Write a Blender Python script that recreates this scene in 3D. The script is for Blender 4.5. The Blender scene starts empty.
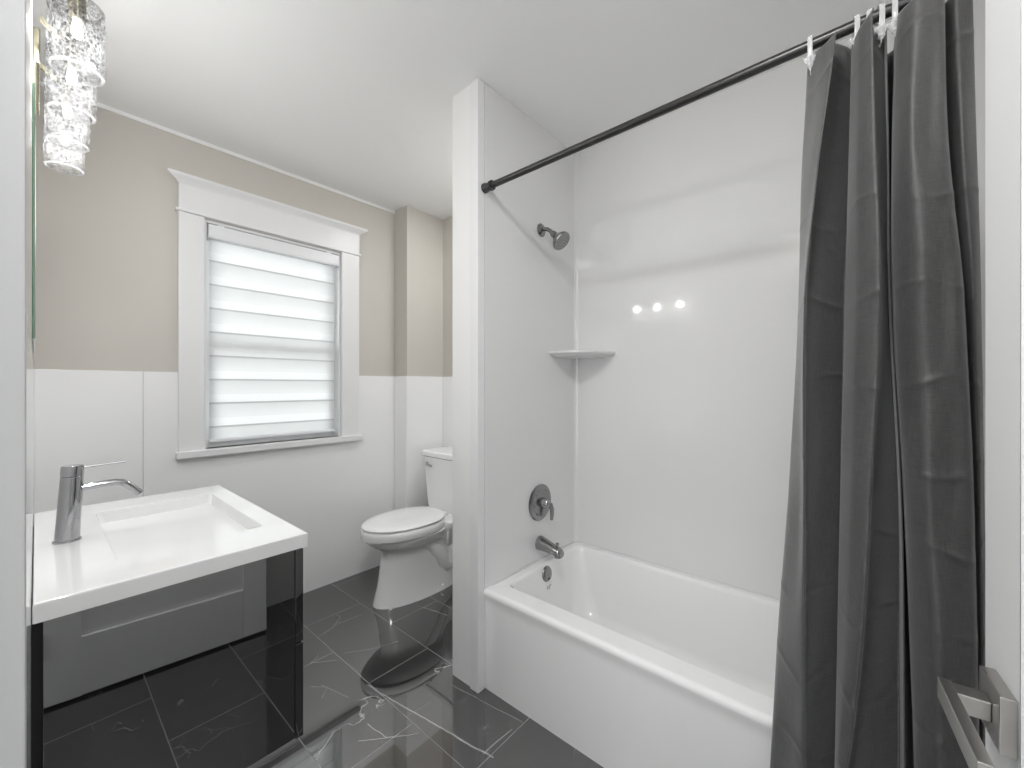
import bpy, bmesh, math, random
from mathutils import Vector, Matrix
random.seed(7)
S = bpy.context.scene
COL = S.collection
PI = math.pi

# ------------------------------------------------------------------ camera, world, lights, exposure
cam_d = bpy.data.cameras.new('camera'); cam = bpy.data.objects.new('camera', cam_d); COL.objects.link(cam)
CAM_H, YAW, FPX = 1.25, math.radians(49.086), 412.54
cam.location = (0, 0, CAM_H)
cam.rotation_euler = (PI/2, 0, -YAW)
cam_d.sensor_width = 36.0
cam_d.lens = FPX/1024*36.0
cam_d.shift_y = 1.7/1024
cam_d.clip_start = 0.01
S.camera = cam

W = bpy.data.worlds.new('world'); S.world = W; W.use_nodes = True
bg = W.node_tree.nodes['Background']
bg.inputs[0].default_value = (0.95, 0.98, 1.0, 1); bg.inputs[1].default_value = 4.0

def area(name, loc, rot, sx, sy, power, color=(0.985, 0.993, 1.0), spread=PI):
    d = bpy.data.lights.new(name, 'AREA'); d.shape = 'RECTANGLE'; d.size = sx; d.size_y = sy
    d.energy = power; d.color = color; d.spread = spread
    o = bpy.data.objects.new(name, d); COL.objects.link(o); o.location = loc; o.rotation_euler = rot
    return o
area('doorway_fill_light', (0.12, 0.20, 2.485), (0, 0, 0), 0.2, 0.2, 11.5)  # added fill under the ceiling by the doorway, no fixture behind it
area('toilet_nook_fill_light', (1.80, 1.62, 2.485), (0, 0, 0), 0.3, 0.3, 4.0)  # unseen fill added behind the partition to brighten window wall and toilet
area('hall_fill_light', (-1.55, -0.22, 1.10), (0, -PI/2, 0), 1.9, 1.4, 13.0)  # fill panel added in the hall to light the room through the doorway
def bulb_light(loc, power):
    d = bpy.data.lights.new('vanity_bulb_light', 'POINT'); d.energy = power; d.shadow_soft_size = 0.016; d.color = (0.985, 0.993, 1.0)
    o = bpy.data.objects.new('vanity_bulb_light', d); COL.objects.link(o); o.location = loc

S.view_settings.view_transform = 'Standard'
S.view_settings.look = 'None'
S.view_settings.gamma = 1.0
S.view_settings.use_curve_mapping = False
S.view_settings.exposure = 0.56
S.cycles.max_bounces = 12
S.cycles.diffuse_bounces = 6
S.cycles.glossy_bounces = 6
S.cycles.transmission_bounces = 10
S.cycles.transparent_max_bounces = 12
S.cycles.caustics_reflective = False
S.cycles.caustics_refractive = False
S.cycles.sample_clamp_indirect = 4.0

# ------------------------------------------------------------------ pixel -> place helper (1024x768 frame)
Fv = Vector((math.sin(YAW), math.cos(YAW))); Rv = Vector((math.cos(YAW), -math.sin(YAW)))
def ray(px, py):
    u = (px-512)/FPX; v = (385.7-py)/FPX
    return Fv.x+u*Rv.x, Fv.y+u*Rv.y, v
def on_x(px, x):
    a, b, c = ray(px, 385.7); return x*b/a

# ------------------------------------------------------------------ materials
def srgb(c):
    if not isinstance(c, (tuple, list)): c = (c, c, c)
    f = lambda v: v/12.92 if v <= 0.04045 else ((v+0.055)/1.055)**2.4
    return tuple(f(v/255.0) for v in c)+(1.0,)
class M: pass
def new_mat(name):
    m = bpy.data.materials.new(name); m.use_nodes = True
    return m, m.node_tree.nodes, m.node_tree.links, m.node_tree.nodes['Principled BSDF']
def mat(name, col, rough=0.5, metal=0.0, ior=1.5, coat=0.0, bump=0.0, bump_scale=60.0, vary=0.0, vary_scale=6.0):
    m, N, L, b = new_mat(name)
    c = srgb(col)
    b.inputs['Base Color'].default_value = c
    b.inputs['Roughness'].default_value = rough
    b.inputs['Metallic'].default_value = metal
    b.inputs['IOR'].default_value = ior
    b.inputs['Coat Weight'].default_value = coat
    b.inputs['Coat Roughness'].default_value = 0.04
    tc = N.new('ShaderNodeTexCoord')
    if vary:
        nz = N.new('ShaderNodeTexNoise'); nz.inputs['Scale'].default_value = vary_scale; nz.inputs['Detail'].default_value = 3
        L.new(tc.outputs['Object'], nz.inputs['Vector'])
        mx = N.new('ShaderNodeMix'); mx.data_type = 'RGBA'
        mx.inputs['A'].default_value = tuple(v*(1-vary) for v in c[:3])+(1,)
        mx.inputs['B'].default_value = tuple(min(1, v*(1+vary)) for v in c[:3])+(1,)
        L.new(nz.outputs['Fac'], mx.inputs['Factor']); L.new(mx.outputs['Result'], b.inputs['Base Color'])
    if bump:
        nb = N.new('ShaderNodeTexNoise'); nb.inputs['Scale'].default_value = bump_scale; nb.inputs['Detail'].default_value = 4
        L.new(tc.outputs['Object'], nb.inputs['Vector'])
        bp = N.new('ShaderNodeBump'); bp.inputs['Strength'].default_value = bump; bp.inputs['Distance'].default_value = 0.002
        L.new(nb.outputs['Fac'], bp.inputs['Height']); L.new(bp.outputs['Normal'], b.inputs['Normal'])
    return m

M.beige = mat('beige_wall_paint', (202, 198, 191), 0.6, bump=0.08, bump_scale=220, vary=0.015)
M.white_paint = mat('white_wall_paint', (238, 238, 238), 0.55, bump=0.05, bump_scale=220)
M.ceiling = mat('white_ceiling_paint', (244, 244, 244), 0.8, bump=0.05, bump_scale=200)
M.panel = mat('glossy_white_wall_panel', (245, 245, 245), 0.12, coat=0.3)
M.surround = mat('glossy_white_acrylic', (228, 228, 228), 0.06, coat=0.25)
M.tub = mat('white_enamel', (245, 245, 245), 0.1, coat=0.5)
M.trim = mat('white_satin_trim', (234, 234, 235), 0.3)
M.door = mat('white_satin_door', (238, 238, 238), 0.35)
M.porcelain = mat('white_porcelain', (245, 245, 245), 0.08, coat=0.6)
M.sink = mat('white_ceramic_basin', (228, 228, 228), 0.08, coat=0.6)
M.chrome = mat('polished_chrome', (176, 176, 178), 0.06, metal=1.0)
M.brushed = mat('brushed_nickel', (150, 150, 150), 0.22, metal=1.0)
M.satin = mat('satin_nickel', (190, 188, 184), 0.28, metal=1.0)
M.brass = mat('aged_brass', (158, 153, 134), 0.2, metal=1.0)
M.black_gloss = mat('black_high_gloss_lacquer', (20, 20, 20), 0.015, ior=3.4)
M.black_dark = mat('black_matt_board', (14, 14, 14), 0.5)
M.rod = mat('matt_black_metal', (30, 30, 30), 0.32, ior=1.6)
M.mark = mat('dark_grey_mark', (90, 90, 90), 0.5)
M.vinyl = mat('white_window_vinyl', (235, 236, 238), 0.3)
M.hall = mat('hall_white_paint', (225, 225, 225), 0.7)
M.hole = mat('dark_opening', (25, 25, 25), 0.6)
M.grout = mat('pale_caulk', (215, 215, 215), 0.5)

def mirror_mat():
    m, N, L, b = new_mat('silvered_mirror_glass')
    b.inputs['Base Color'].default_value = (0.86, 0.9, 0.87, 1); b.inputs['Metallic'].default_value = 1; b.inputs['Roughness'].default_value = 0.0
    return m
M.mirror = mirror_mat()
M.mirror_edge = mat('green_glass_edge', (110, 138, 118), 0.08, ior=1.5)

def glass_mat(name, tint=(1, 1, 1), rough=0.0, ior=1.45):
    m, N, L, b = new_mat(name)
    b.inputs['Base Color'].default_value = (*tint, 1); b.inputs['Transmission Weight'].default_value = 1
    b.inputs['Roughness'].default_value = rough; b.inputs['IOR'].default_value = ior
    return m
def pane_mat():
    m, N, L, b = new_mat('window_glass'); N.remove(b)
    tr = N.new('ShaderNodeBsdfTransparent'); tr.inputs[0].default_value = (0.93, 0.95, 0.94, 1)
    gl = N.new('ShaderNodeBsdfGlossy'); gl.inputs['Roughness'].default_value = 0.0
    fr = N.new('ShaderNodeFresnel'); fr.inputs['IOR'].default_value = 1.5
    mx = N.new('ShaderNodeMixShader'); L.new(fr.outputs[0], mx.inputs[0]); L.new(tr.outputs[0], mx.inputs[1]); L.new(gl.outputs[0], mx.inputs[2])
    L.new(mx.outputs[0], N['Material Output'].inputs['Surface'])
    return m
M.pane = pane_mat()
def plastic_mat():
    m, N, L, b = new_mat('clear_plastic')
    b.inputs['Base Color'].default_value = (0.92, 0.92, 0.93, 1); b.inputs['Roughness'].default_value = 0.12
    tr = N.new('ShaderNodeBsdfTransparent'); tr.inputs[0].default_value = (0.95, 0.95, 0.95, 1)
    mx = N.new('ShaderNodeMixShader'); mx.inputs[0].default_value = 0.45
    L.new(tr.outputs[0], mx.inputs[1]); L.new(b.outputs[0], mx.inputs[2])
    L.new(mx.outputs[0], N['Material Output'].inputs['Surface'])
    return m
M.plastic = plastic_mat()

def crystal_mat():
    # pressed crystal: mostly clear, greyer in the hollows of the relief, catching light on its ridges
    m, N, L, b = new_mat('textured_crystal_glass'); N.remove(b)
    tc = N.new('ShaderNodeTexCoord')
    mp = N.new('ShaderNodeMapping'); mp.inputs['Scale'].default_value = (1, 1, 0.7); L.new(tc.outputs['Object'], mp.inputs['Vector'])
    vo = N.new('ShaderNodeTexVoronoi'); vo.inputs['Scale'].default_value = 95; vo.feature = 'DISTANCE_TO_EDGE'
    nz = N.new('ShaderNodeTexNoise'); nz.inputs['Scale'].default_value = 110; nz.inputs['Detail'].default_value = 4; nz.inputs['Distortion'].default_value = 2.0
    for n in (vo, nz): L.new(mp.outputs[0], n.inputs['Vector'])
    def rng(src, a, b_, c, d):
        r = N.new('ShaderNodeMapRange'); r.inputs['From Min'].default_value = a; r.inputs['From Max'].default_value = b_
        r.inputs['To Min'].default_value = c; r.inputs['To Max'].default_value = d; L.new(src, r.inputs['Value']); return r.outputs[0]
    tint = rng(nz.outputs['Fac'], 0.38, 0.60, 0.60, 1.0)
    cc = N.new('ShaderNodeCombineColor')
    for i in range(3): L.new(tint, cc.inputs[i])
    tr = N.new('ShaderNodeBsdfTransparent'); L.new(cc.outputs[0], tr.inputs[0])
    ts = N.new('ShaderNodeBsdfTranslucent'); ts.inputs[0].default_value = (1, 1, 1, 1)
    df = N.new('ShaderNodeBsdfDiffuse'); df.inputs[0].default_value = (1, 1, 1, 1)
    md = N.new('ShaderNodeMixShader'); L.new(ts.outputs[0], md.inputs[1]); L.new(df.outputs[0], md.inputs[2])
    ridge = rng(vo.outputs['Distance'], 0.0, 0.16, 0.024, 0.0015)
    m1 = N.new('ShaderNodeMixShader'); L.new(ridge, m1.inputs[0]); L.new(tr.outputs[0], m1.inputs[1]); L.new(md.outputs[0], m1.inputs[2])
    bp = N.new('ShaderNodeBump'); bp.inputs['Strength'].default_value = 1.0; bp.inputs['Distance'].default_value = 0.004; L.new(nz.outputs['Fac'], bp.inputs['Height'])
    gg = N.new('ShaderNodeBsdfGlossy'); gg.inputs['Roughness'].default_value = 0.12; L.new(bp.outputs['Normal'], gg.inputs['Normal'])
    m2 = N.new('ShaderNodeMixShader'); m2.inputs[0].default_value = 0.006
    L.new(m1.outputs[0], m2.inputs[1]); L.new(gg.outputs[0], m2.inputs[2])
    L.new(m2.outputs[0], N['Material Output'].inputs['Surface'])
    return m
M.crystal = crystal_mat()
def rim_mat():
    m, N, L, b = new_mat('polished_crystal_rim'); N.remove(b)
    tr = N.new('ShaderNodeBsdfTransparent'); tr.inputs[0].default_value = (0.85, 0.85, 0.85, 1)
    ts = N.new('ShaderNodeBsdfTranslucent'); ts.inputs[0].default_value = (1, 1, 1, 1)
    mx = N.new('ShaderNodeMixShader'); mx.inputs[0].default_value = 0.04
    L.new(tr.outputs[0], mx.inputs[1]); L.new(ts.outputs[0], mx.inputs[2]); L.new(mx.outputs[0], N['Material Output'].inputs['Surface'])
    return m
M.rim = rim_mat()
def emit(name, col, s):
    m = bpy.data.materials.new(name); m.use_nodes = True
    N = m.node_tree.nodes; L = m.node_tree.links
    N.remove(N['Principled BSDF']); e = N.new('ShaderNodeEmission'); e.inputs[0].default_value = (*col, 1); e.inputs[1].default_value = s
    L.new(e.outputs[0], N['Material Output'].inputs['Surface']); return m
M.bulb = emit('lit_bulb', (1.0, 1.0, 0.98), 5.0)

TILE_X0, TILE_W, TILE_L = 0.3045, 0.3055, 0.622
VEINS = [(0.907, 1.584, 0.958, 1.233, 1.6), (0.958, 1.233, 1.007, 0.96, 2.0), (0.913, 2.066, 1.031, 2.113, 0.8), (1.031, 2.113, 1.163, 2.097, 0.8), (0.808, 1.906, 0.896, 1.836, 1.1), (0.802, 1.402, 0.814, 1.295, 1.1), (0.742, 1.359, 0.814, 1.295, 1.2), (0.814, 1.295, 0.898, 1.228, 1.2), (0.943, 1.856, 1.04, 1.789, 0.8), (1.04, 1.789, 1.162, 1.74, 0.7), (1.422, 1.944, 1.466, 1.724, 1.1), (0.922, 1.319, 1.019, 1.312, 0.7), (0.783, 1.727, 0.821, 1.578, 0.8), (0.928, 1.783, 0.913, 1.62, 0.7), (1.138, 1.318, 1.164, 1.109, 0.7), (1.164, 1.109, 1.186, 0.97, 0.8), (0.995, 0.992, 1.134, 0.987, 1.2), (0.749, 1.753, 0.792, 1.704, 0.6), (0.751, 1.658, 0.792, 1.704, 0.6), (0.478, 1.518, 0.59, 1.505, 1.0)]
def floor_mat():
    m, N, L, b = new_mat('polished_black_marble_tile')
    def math_(op, a=None, bb=None, clamp=False):
        n = N.new('ShaderNodeMath'); n.operation = op; n.use_clamp = clamp
        for i, v in enumerate((a, bb)):
            if v is None: continue
            if isinstance(v, (int, float)): n.inputs[i].default_value = v
            else: L.new(v, n.inputs[i])
        return n.outputs[0]
    geo = N.new('ShaderNodeNewGeometry'); sep = N.new('ShaderNodeSeparateXYZ'); L.new(geo.outputs['Position'], sep.inputs[0])
    x, y = sep.outputs['X'], sep.outputs['Y']
    cx = math_('DIVIDE', math_('SUBTRACT', x, TILE_X0), TILE_W)
    ix = math_('FLOOR', cx); fx = math_('SUBTRACT', cx, ix)
    # running bond: alternate columns start half a tile further
    odd = math_('ABSOLUTE', math_('MODULO', ix, 2.0))
    y0 = math_('ADD', 0.968-TILE_L*8, math_('MULTIPLY', math_('SUBTRACT', 1.0, odd), 0.0))
    y0 = math_('SUBTRACT', y0, math_('MULTIPLY', odd, TILE_L*0.5))
    cy = math_('DIVIDE', math_('SUBTRACT', y, y0), TILE_L)
    iy = math_('FLOOR', cy); fy = math_('SUBTRACT', cy, iy)
    dx = math_('MULTIPLY', math_('MINIMUM', fx, math_('SUBTRACT', 1.0, fx)), TILE_W)
    dy = math_('MULTIPLY', math_('MINIMUM', fy, math_('SUBTRACT', 1.0, fy)), TILE_L)
    d = math_('MINIMUM', dx, dy)
    grout = math_('LESS_THAN', d, 0.0016)
    # per tile offset of the veining
    tid = N.new('ShaderNodeCombineXYZ'); L.new(ix, tid.inputs[0]); L.new(iy, tid.inputs[1])
    wn = N.new('ShaderNodeTexWhiteNoise'); wn.noise_dimensions = '3D'; L.new(tid.outputs[0], wn.inputs['Vector'])
    off = N.new('ShaderNodeVectorMath'); off.operation = 'SCALE'; off.inputs['Scale'].default_value = 9.0; L.new(wn.outputs['Color'], off.inputs[0])
    pos = N.new('ShaderNodeVectorMath'); L.new(geo.outputs['Position'], pos.inputs[0]); L.new(off.outputs[0], pos.inputs[1])
    warp = N.new('ShaderNodeTexNoise'); warp.inputs['Scale'].default_value = 5.0; warp.inputs['Detail'].default_value = 4; L.new(pos.outputs[0], warp.inputs['Vector'])
    ws = N.new('ShaderNodeVectorMath'); ws.operation = 'SCALE'; ws.inputs['Scale'].default_value = 0.30; L.new(warp.outputs['Color'], ws.inputs[0])
    wp = N.new('ShaderNodeVectorMath'); L.new(pos.outputs[0], wp.inputs[0]); L.new(ws.outputs[0], wp.inputs[1])
    def veins(scale, width, thr, mscale):
        v = N.new('ShaderNodeTexVoronoi'); v.feature = 'DISTANCE_TO_EDGE'; v.inputs['Scale'].default_value = scale
        L.new(wp.outputs[0], v.inputs['Vector'])
        line = N.new('ShaderNodeMapRange'); line.inputs['From Min'].default_value = 0.0; line.inputs['From Max'].default_value = width
        line.inputs['To Min'].default_value = 1; line.inputs['To Max'].default_value = 0; L.new(v.outputs['Distance'], line.inputs['Value'])
        nm = N.new('ShaderNodeTexNoise'); nm.inputs['Scale'].default_value = mscale; nm.inputs['Detail'].default_value = 2; L.new(pos.outputs[0], nm.inputs['Vector'])
        mk = N.new('ShaderNodeMapRange'); mk.inputs['From Min'].default_value = thr; mk.inputs['From Max'].default_value = thr+0.12; L.new(nm.outputs['Fac'], mk.inputs['Value'])
        return math_('MULTIPLY', line.outputs[0], mk.outputs[0])
    v1 = veins(2.2, 0.006, 0.56, 3.0); v2 = veins(8.0, 0.012, 0.60, 5.0)
    # long veins drawn where they run across the tiles
    w2 = N.new('ShaderNodeTexNoise'); w2.inputs['Scale'].default_value = 11.0; w2.inputs['Detail'].default_value = 2; L.new(geo.outputs['Position'], w2.inputs['Vector'])
    w3 = N.new('ShaderNodeVectorMath'); w3.operation = 'MULTIPLY_ADD'; L.new(w2.outputs['Color'], w3.inputs[0])
    w3.inputs[1].default_value = (0.018, 0.018, 0); L.new(geo.outputs['Position'], w3.inputs[2])
    sp2 = N.new('ShaderNodeSeparateXYZ'); L.new(w3.outputs[0], sp2.inputs[0])
    wx = math_('SUBTRACT', sp2.outputs['X'], 0.009); wy = math_('SUBTRACT', sp2.outputs['Y'], 0.009)
    drawn = None
    for (ax, ay, bx, by, wd) in VEINS:
        ux, uy = bx-ax, by-ay; ll = ux*ux+uy*uy
        px, py = math_('SUBTRACT', wx, ax), math_('SUBTRACT', wy, ay)
        tt = math_('DIVIDE', math_('ADD', math_('MULTIPLY', px, ux), math_('MULTIPLY', py, uy)), ll, True)
        qx = math_('SUBTRACT', px, math_('MULTIPLY', tt, ux)); qy = math_('SUBTRACT', py, math_('MULTIPLY', tt, uy))
        dd = math_('SQRT', math_('ADD', math_('MULTIPLY', qx, qx), math_('MULTIPLY', qy, qy)))
        hit = math_('SUBTRACT', 1.0, math_('DIVIDE', dd, 0.0022*wd), True)
        hit = math_('MULTIPLY', hit, min(1.0, 0.55+0.3*wd))
        drawn = hit if drawn is None else math_('MAXIMUM', drawn, hit)
    vv = math_('MAXIMUM', math_('MULTIPLY', v1, 0.85), math_('MULTIPLY', v2, 0.4))
    vv = math_('MAXIMUM', vv, drawn)
    cl = N.new('ShaderNodeTexNoise'); cl.inputs['Scale'].default_value = 7; cl.inputs['Detail'].default_value = 5; L.new(pos.outputs[0], cl.inputs['Vector'])
    base = N.new('ShaderNodeMix'); base.data_type = 'RGBA'; base.inputs['A'].default_value = srgb(26); base.inputs['B'].default_value = srgb(44); L.new(cl.outputs['Fac'], base.inputs['Factor'])
    c1 = N.new('ShaderNodeMix'); c1.data_type = 'RGBA'; c1.inputs['B'].default_value = srgb(190); L.new(base.outputs['Result'], c1.inputs['A']); L.new(vv, c1.inputs['Factor'])
    c2 = N.new('ShaderNodeMix'); c2.data_type = 'RGBA'; c2.inputs['B'].default_value = srgb(120); L.new(c1.outputs['Result'], c2.inputs['A']); L.new(grout, c2.inputs['Factor'])
    L.new(c2.outputs['Result'], b.inputs['Base Color'])
    r = math_('ADD', 0.02, math_('MULTIPLY', grout, 0.4)); L.new(r, b.inputs['Roughness'])
    b.inputs['IOR'].default_value = 2.8
    return m
M.floor = floor_mat()

def shade_mat(bottom, period, light_frac):
    # zebra fabric: bands of dense and of sheer weave, told apart by height on the cloth
    m, N, L, b = new_mat('zebra_shade_fabric')
    N.remove(b)
    geo = N.new('ShaderNodeNewGeometry'); sep = N.new('ShaderNodeSeparateXYZ'); L.new(geo.outputs['Position'], sep.inputs[0])
    a = N.new('ShaderNodeMath'); a.operation = 'SUBTRACT'; L.new(sep.outputs['Z'], a.inputs[0]); a.inputs[1].default_value = bottom
    q = N.new('ShaderNodeMath'); q.operation = 'DIVIDE'; L.new(a.outputs[0], q.inputs[0]); q.inputs[1].default_value = period
    fr = N.new('ShaderNodeMath'); fr.operation = 'FRACT'; L.new(q.outputs[0], fr.inputs[0])
    rp = N.new('ShaderNodeValToRGB'); L.new(fr.outputs[0], rp.inputs[0])
    e = rp.color_ramp.elements
    e[0].position = 0.0; e[0].color = (0.40, 0.40, 0.40, 1)
    e[1].position = 1.0; e[1].color = (0.62, 0.62, 0.62, 1)
    for p, c in ((0.045, 0.40), (0.075, 0.95), (0.40, 0.98), (0.43, 0.82), (0.455, 0.90), (0.97, 0.78)):
        k = e.new(p); k.color = (c, c, c, 1)
    df = N.new('ShaderNodeBsdfDiffuse'); df.inputs[0].default_value = srgb(238)
    ts = N.new('ShaderNodeBsdfTranslucent'); L.new(rp.outputs[0], ts.inputs[0])
    tr = N.new('ShaderNodeBsdfTransparent'); tr.inputs[0].default_value = (0.9, 0.9, 0.9, 1)
    m1 = N.new('ShaderNodeMixShader'); m1.inputs[0].default_value = 0.5; L.new(df.outputs[0], m1.inputs[1]); L.new(ts.outputs[0], m1.inputs[2])
    m2 = N.new('ShaderNodeMixShader'); m2.inputs[0].default_value = 0.10; L.new(m1.outputs[0], m2.inputs[1]); L.new(tr.outputs[0], m2.inputs[2])
    L.new(m2.outputs[0], N['Material Output'].inputs['Surface'])
    return m

def curtain_mat():
    m, N, L, b = new_mat('charcoal_polyester_cloth')
    tc = N.new('ShaderNodeTexCoord')
    mp = N.new('ShaderNodeMapping'); L.new(tc.outputs['UV'], mp.inputs['Vector'])
    mp.inputs['Scale'].default_value = (420, 30, 1)
    n1 = N.new('ShaderNodeTexNoise'); n1.inputs['Scale'].default_value = 1; n1.inputs['Detail'].default_value = 3; L.new(mp.outputs[0], n1.inputs['Vector'])
    mp2 = N.new('ShaderNodeMapping'); L.new(tc.outputs['UV'], mp2.inputs['Vector']); mp2.inputs['Scale'].default_value = (25, 620, 1)
    n2 = N.new('ShaderNodeTexNoise'); n2.inputs['Scale'].default_value = 1; n2.inputs['Detail'].default_value = 3; L.new(mp2.outputs[0], n2.inputs['Vector'])
    ad = N.new('ShaderNodeMath'); ad.operation = 'ADD'; L.new(n1.outputs['Fac'], ad.inputs[0]); L.new(n2.outputs['Fac'], ad.inputs[1])
    mr = N.new('ShaderNodeMapRange'); mr.inputs['From Min'].default_value = 0.75; mr.inputs['From Max'].default_value = 1.25; L.new(ad.outputs[0], mr.inputs['Value'])
    mx = N.new('ShaderNodeMix'); mx.data_type = 'RGBA'; mx.inputs['A'].default_value = srgb(58); mx.inputs['B'].default_value = srgb(80); L.new(mr.outputs[0], mx.inputs['Factor'])
    L.new(mx.outputs['Result'], b.inputs['Base Color'])
    b.inputs['Roughness'].default_value = 0.5
    b.inputs['Sheen Weight'].default_value = 0.25
    bp = N.new('ShaderNodeBump'); bp.inputs['Strength'].default_value = 0.25; bp.inputs['Distance'].default_value = 0.001
    L.new(ad.outputs[0], bp.inputs['Height']); L.new(bp.outputs['Normal'], b.inputs['Normal'])
    return m
M.curtain = curtain_mat()

# ------------------------------------------------------------------ geometry helpers (world coordinates in, own origin out)
class G:
    def __init__(s): s.bm = bmesh.new()
    def add(s, verts, faces):
        vs = [s.bm.verts.new(v) for v in verts]
        for f in faces:
            try: s.bm.faces.new([vs[i] for i in f])
            except ValueError: pass
        return vs
    def box(s, x0, x1, y0, y1, z0, z1, bev=0.0, mtx=None, seg=2):
        t = bmesh.new(); bmesh.ops.create_cube(t, size=1)
        for v in t.verts:
            v.co = Vector((x0+(v.co.x+.5)*(x1-x0), y0+(v.co.y+.5)*(y1-y0), z0+(v.co.z+.5)*(z1-z0)))
        if bev: bmesh.ops.bevel(t, geom=list(t.edges), offset=bev, segments=seg, profile=0.5, affect='EDGES')
        s._merge(t, mtx); return s
    def _merge(s, t, mtx=None):
        mp = {}
        for v in t.verts: mp[v] = s.bm.verts.new(mtx @ v.co if mtx else v.co)
        for f in t.faces:
            try: s.bm.faces.new([mp[v] for v in f.verts])
            except ValueError: pass
        t.free()
    def prism(s, pts, axis, a0, a1):
        # pts: 2-D outline; axis 'x','y','z' = extrusion axis
        def mk(p, a):
            return {'x': (a, p[0], p[1]), 'y': (p[0], a, p[1]), 'z': (p[0], p[1], a)}[axis]
        n = len(pts); vs = [mk(p, a0) for p in pts]+[mk(p, a1) for p in pts]
        fs = [tuple(range(n)), tuple(range(2*n-1, n-1, -1))]+[(i, (i+1) % n, n+(i+1) % n, n+i) for i in range(n)]
        s.add(vs, fs); return s
    def lathe(s, prof, c, axis=(0, 0, 1), n=32, cap=True):
        # prof: (radius, height along axis)
        ax = Vector(axis).normalized(); q = Vector((0, 0, 1)).rotation_difference(ax).to_matrix(); c = Vector(c)
        vs, fs = [], []
        for r, h in prof:
            for k in range(n):
                a = 2*PI*k/n; vs.append(c+q @ Vector((r*math.cos(a), r*math.sin(a), h)))
        m = len(prof)
        for i in range(m-1):
            for k in range(n):
                fs.append((i*n+k, i*n+(k+1) % n, (i+1)*n+(k+1) % n, (i+1)*n+k))
        if cap: fs += [tuple(range(n-1, -1, -1)), tuple((m-1)*n+k for k in range(n))]
        s.add(vs, fs); return s
    def tube(s, path, r, n=14, close=False, flat=None):
        # round tube (or an ellipse, flat=(a,b)) swept along a path; r may be a list
        P = [Vector(p) for p in path]; m = len(P)
        R = r if isinstance(r, (list, tuple)) else [r]*m
        tang = []
        for i in range(m):
            a = P[(i-1) % m] if (close or i > 0) else P[i]; b = P[(i+1) % m] if (close or i < m-1) else P[i]
            tang.append((b-a).normalized())
        up = Vector((0, 0, 1)) if abs(tang[0].z) < 0.9 else Vector((0, 1, 0))
        u = tang[0].cross(up).normalized(); vs, fs = [], []
        for i in range(m):
            if i:
                u = tang[i-1].rotation_difference(tang[i]) @ u
            w = tang[i].cross(u).normalized()
            for k in range(n):
                a = 2*PI*k/n
                ra, rb = (flat[0], flat[1]) if flat else (R[i], R[i])
                vs.append(P[i]+u*ra*math.cos(a)+w*rb*math.sin(a))
        for i in range(m if close else m-1):
            j = (i+1) % m
            for k in range(n): fs.append((i*n+k, i*n+(k+1) % n, j*n+(k+1) % n, j*n+k))
        if not close: fs += [tuple(range(n-1, -1, -1)), tuple((m-1)*n+k for k in range(n))]
        s.add(vs, fs); return s
    def loft(s, rings, cap0=True, cap1=True):
        n = len(rings[0]); vs = [p for r in rings for p in r]; fs = []
        for i in range(len(rings)-1):
            for k in range(n): fs.append((i*n+k, i*n+(k+1) % n, (i+1)*n+(k+1) % n, (i+1)*n+k))
        if cap0: fs.append(tuple(range(n-1, -1, -1)))
        if cap1: fs.append(tuple((len(rings)-1)*n+k for k in range(n)))
        s.add(vs, fs); return s

def wloc(o):
    p = Vector((0, 0, 0))
    while o: p += o.location; o = o.parent
    return p
def obj(name, g, m, parent=None, origin=None, smooth=True, angle=35, bevel=0.0, subd=0, wn=True):
    bm = g.bm
    bmesh.ops.remove_doubles(bm, verts=bm.verts, dist=1e-6)
    bmesh.ops.recalc_face_normals(bm, faces=bm.faces)
    if origin is None: origin = (0, 0, 0)
    base = wloc(parent) if parent else Vector(origin)
    for v in bm.verts: v.co -= base
    me = bpy.data.meshes.new(name); bm.to_mesh(me); bm.free()
    me.materials.append(m)
    o = bpy.data.objects.new(name, me); COL.objects.link(o)
    if parent: o.parent = parent
    else: o.location = base
    if smooth:
        for p in me.polygons: p.use_smooth = True
        try: me.set_sharp_from_angle(angle=math.radians(angle))
        except Exception: pass
    if bevel:
        b = o.modifiers.new('bevel', 'BEVEL'); b.width = bevel; b.segments = 2; b.limit_method = 'ANGLE'; b.angle_limit = math.radians(40)
    if smooth and wn:
        b = o.modifiers.new('weighted', 'WEIGHTED_NORMAL'); b.keep_sharp = True; b.weight = 80
    if subd:
        b = o.modifiers.new('subd', 'SUBSURF'); b.levels = subd; b.render_levels = subd
    return o
def tag(o, label=None, cat=None, group=None, kind=None):
    if label: o['label'] = label
    if cat: o['category'] = cat
    if group: o['group'] = group
    if kind: o['kind'] = kind
    return o
def thing(name, label, cat, loc, group=None):
    o = bpy.data.objects.new(name, None); COL.objects.link(o); o.location = loc; o.empty_display_size = 0.05
    return tag(o, label, cat, group)
def struct(name, g, m, label, cat, **k):
    return tag(obj(name, g, m, **k), label, cat, kind='structure')
def rrect(cx, cy, hx, hy, r, n=6):
    out = []
    for sx, sy, a0 in ((1, 1, 0), (-1, 1, PI/2), (-1, -1, PI), (1, -1, 3*PI/2)):
        for k in range(n+1):
            a = a0+PI/2*k/n
            out.append((cx+sx*(hx-r)+r*math.cos(a), cy+sy*(hy-r)+r*math.sin(a)))
    return out

# ------------------------------------------------------------------ the room
CEIL, YW, WAIN = 2.50, 2.579, 1.317
XL = -0.0055           # room face of the left wall
XR = 2.007             # right wall behind the toilet
XP, YP0, YP1 = 1.181, 1.20, 1.364      # partition wall at the tub's plumbing end
XT, XB = 1.205, 1.906  # tub apron, back face of the surround
YS = -0.36             # wall behind the camera
DY0, DY1, DH = -0.215, 0.56, 2.06      # doorway in the left wall

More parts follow.
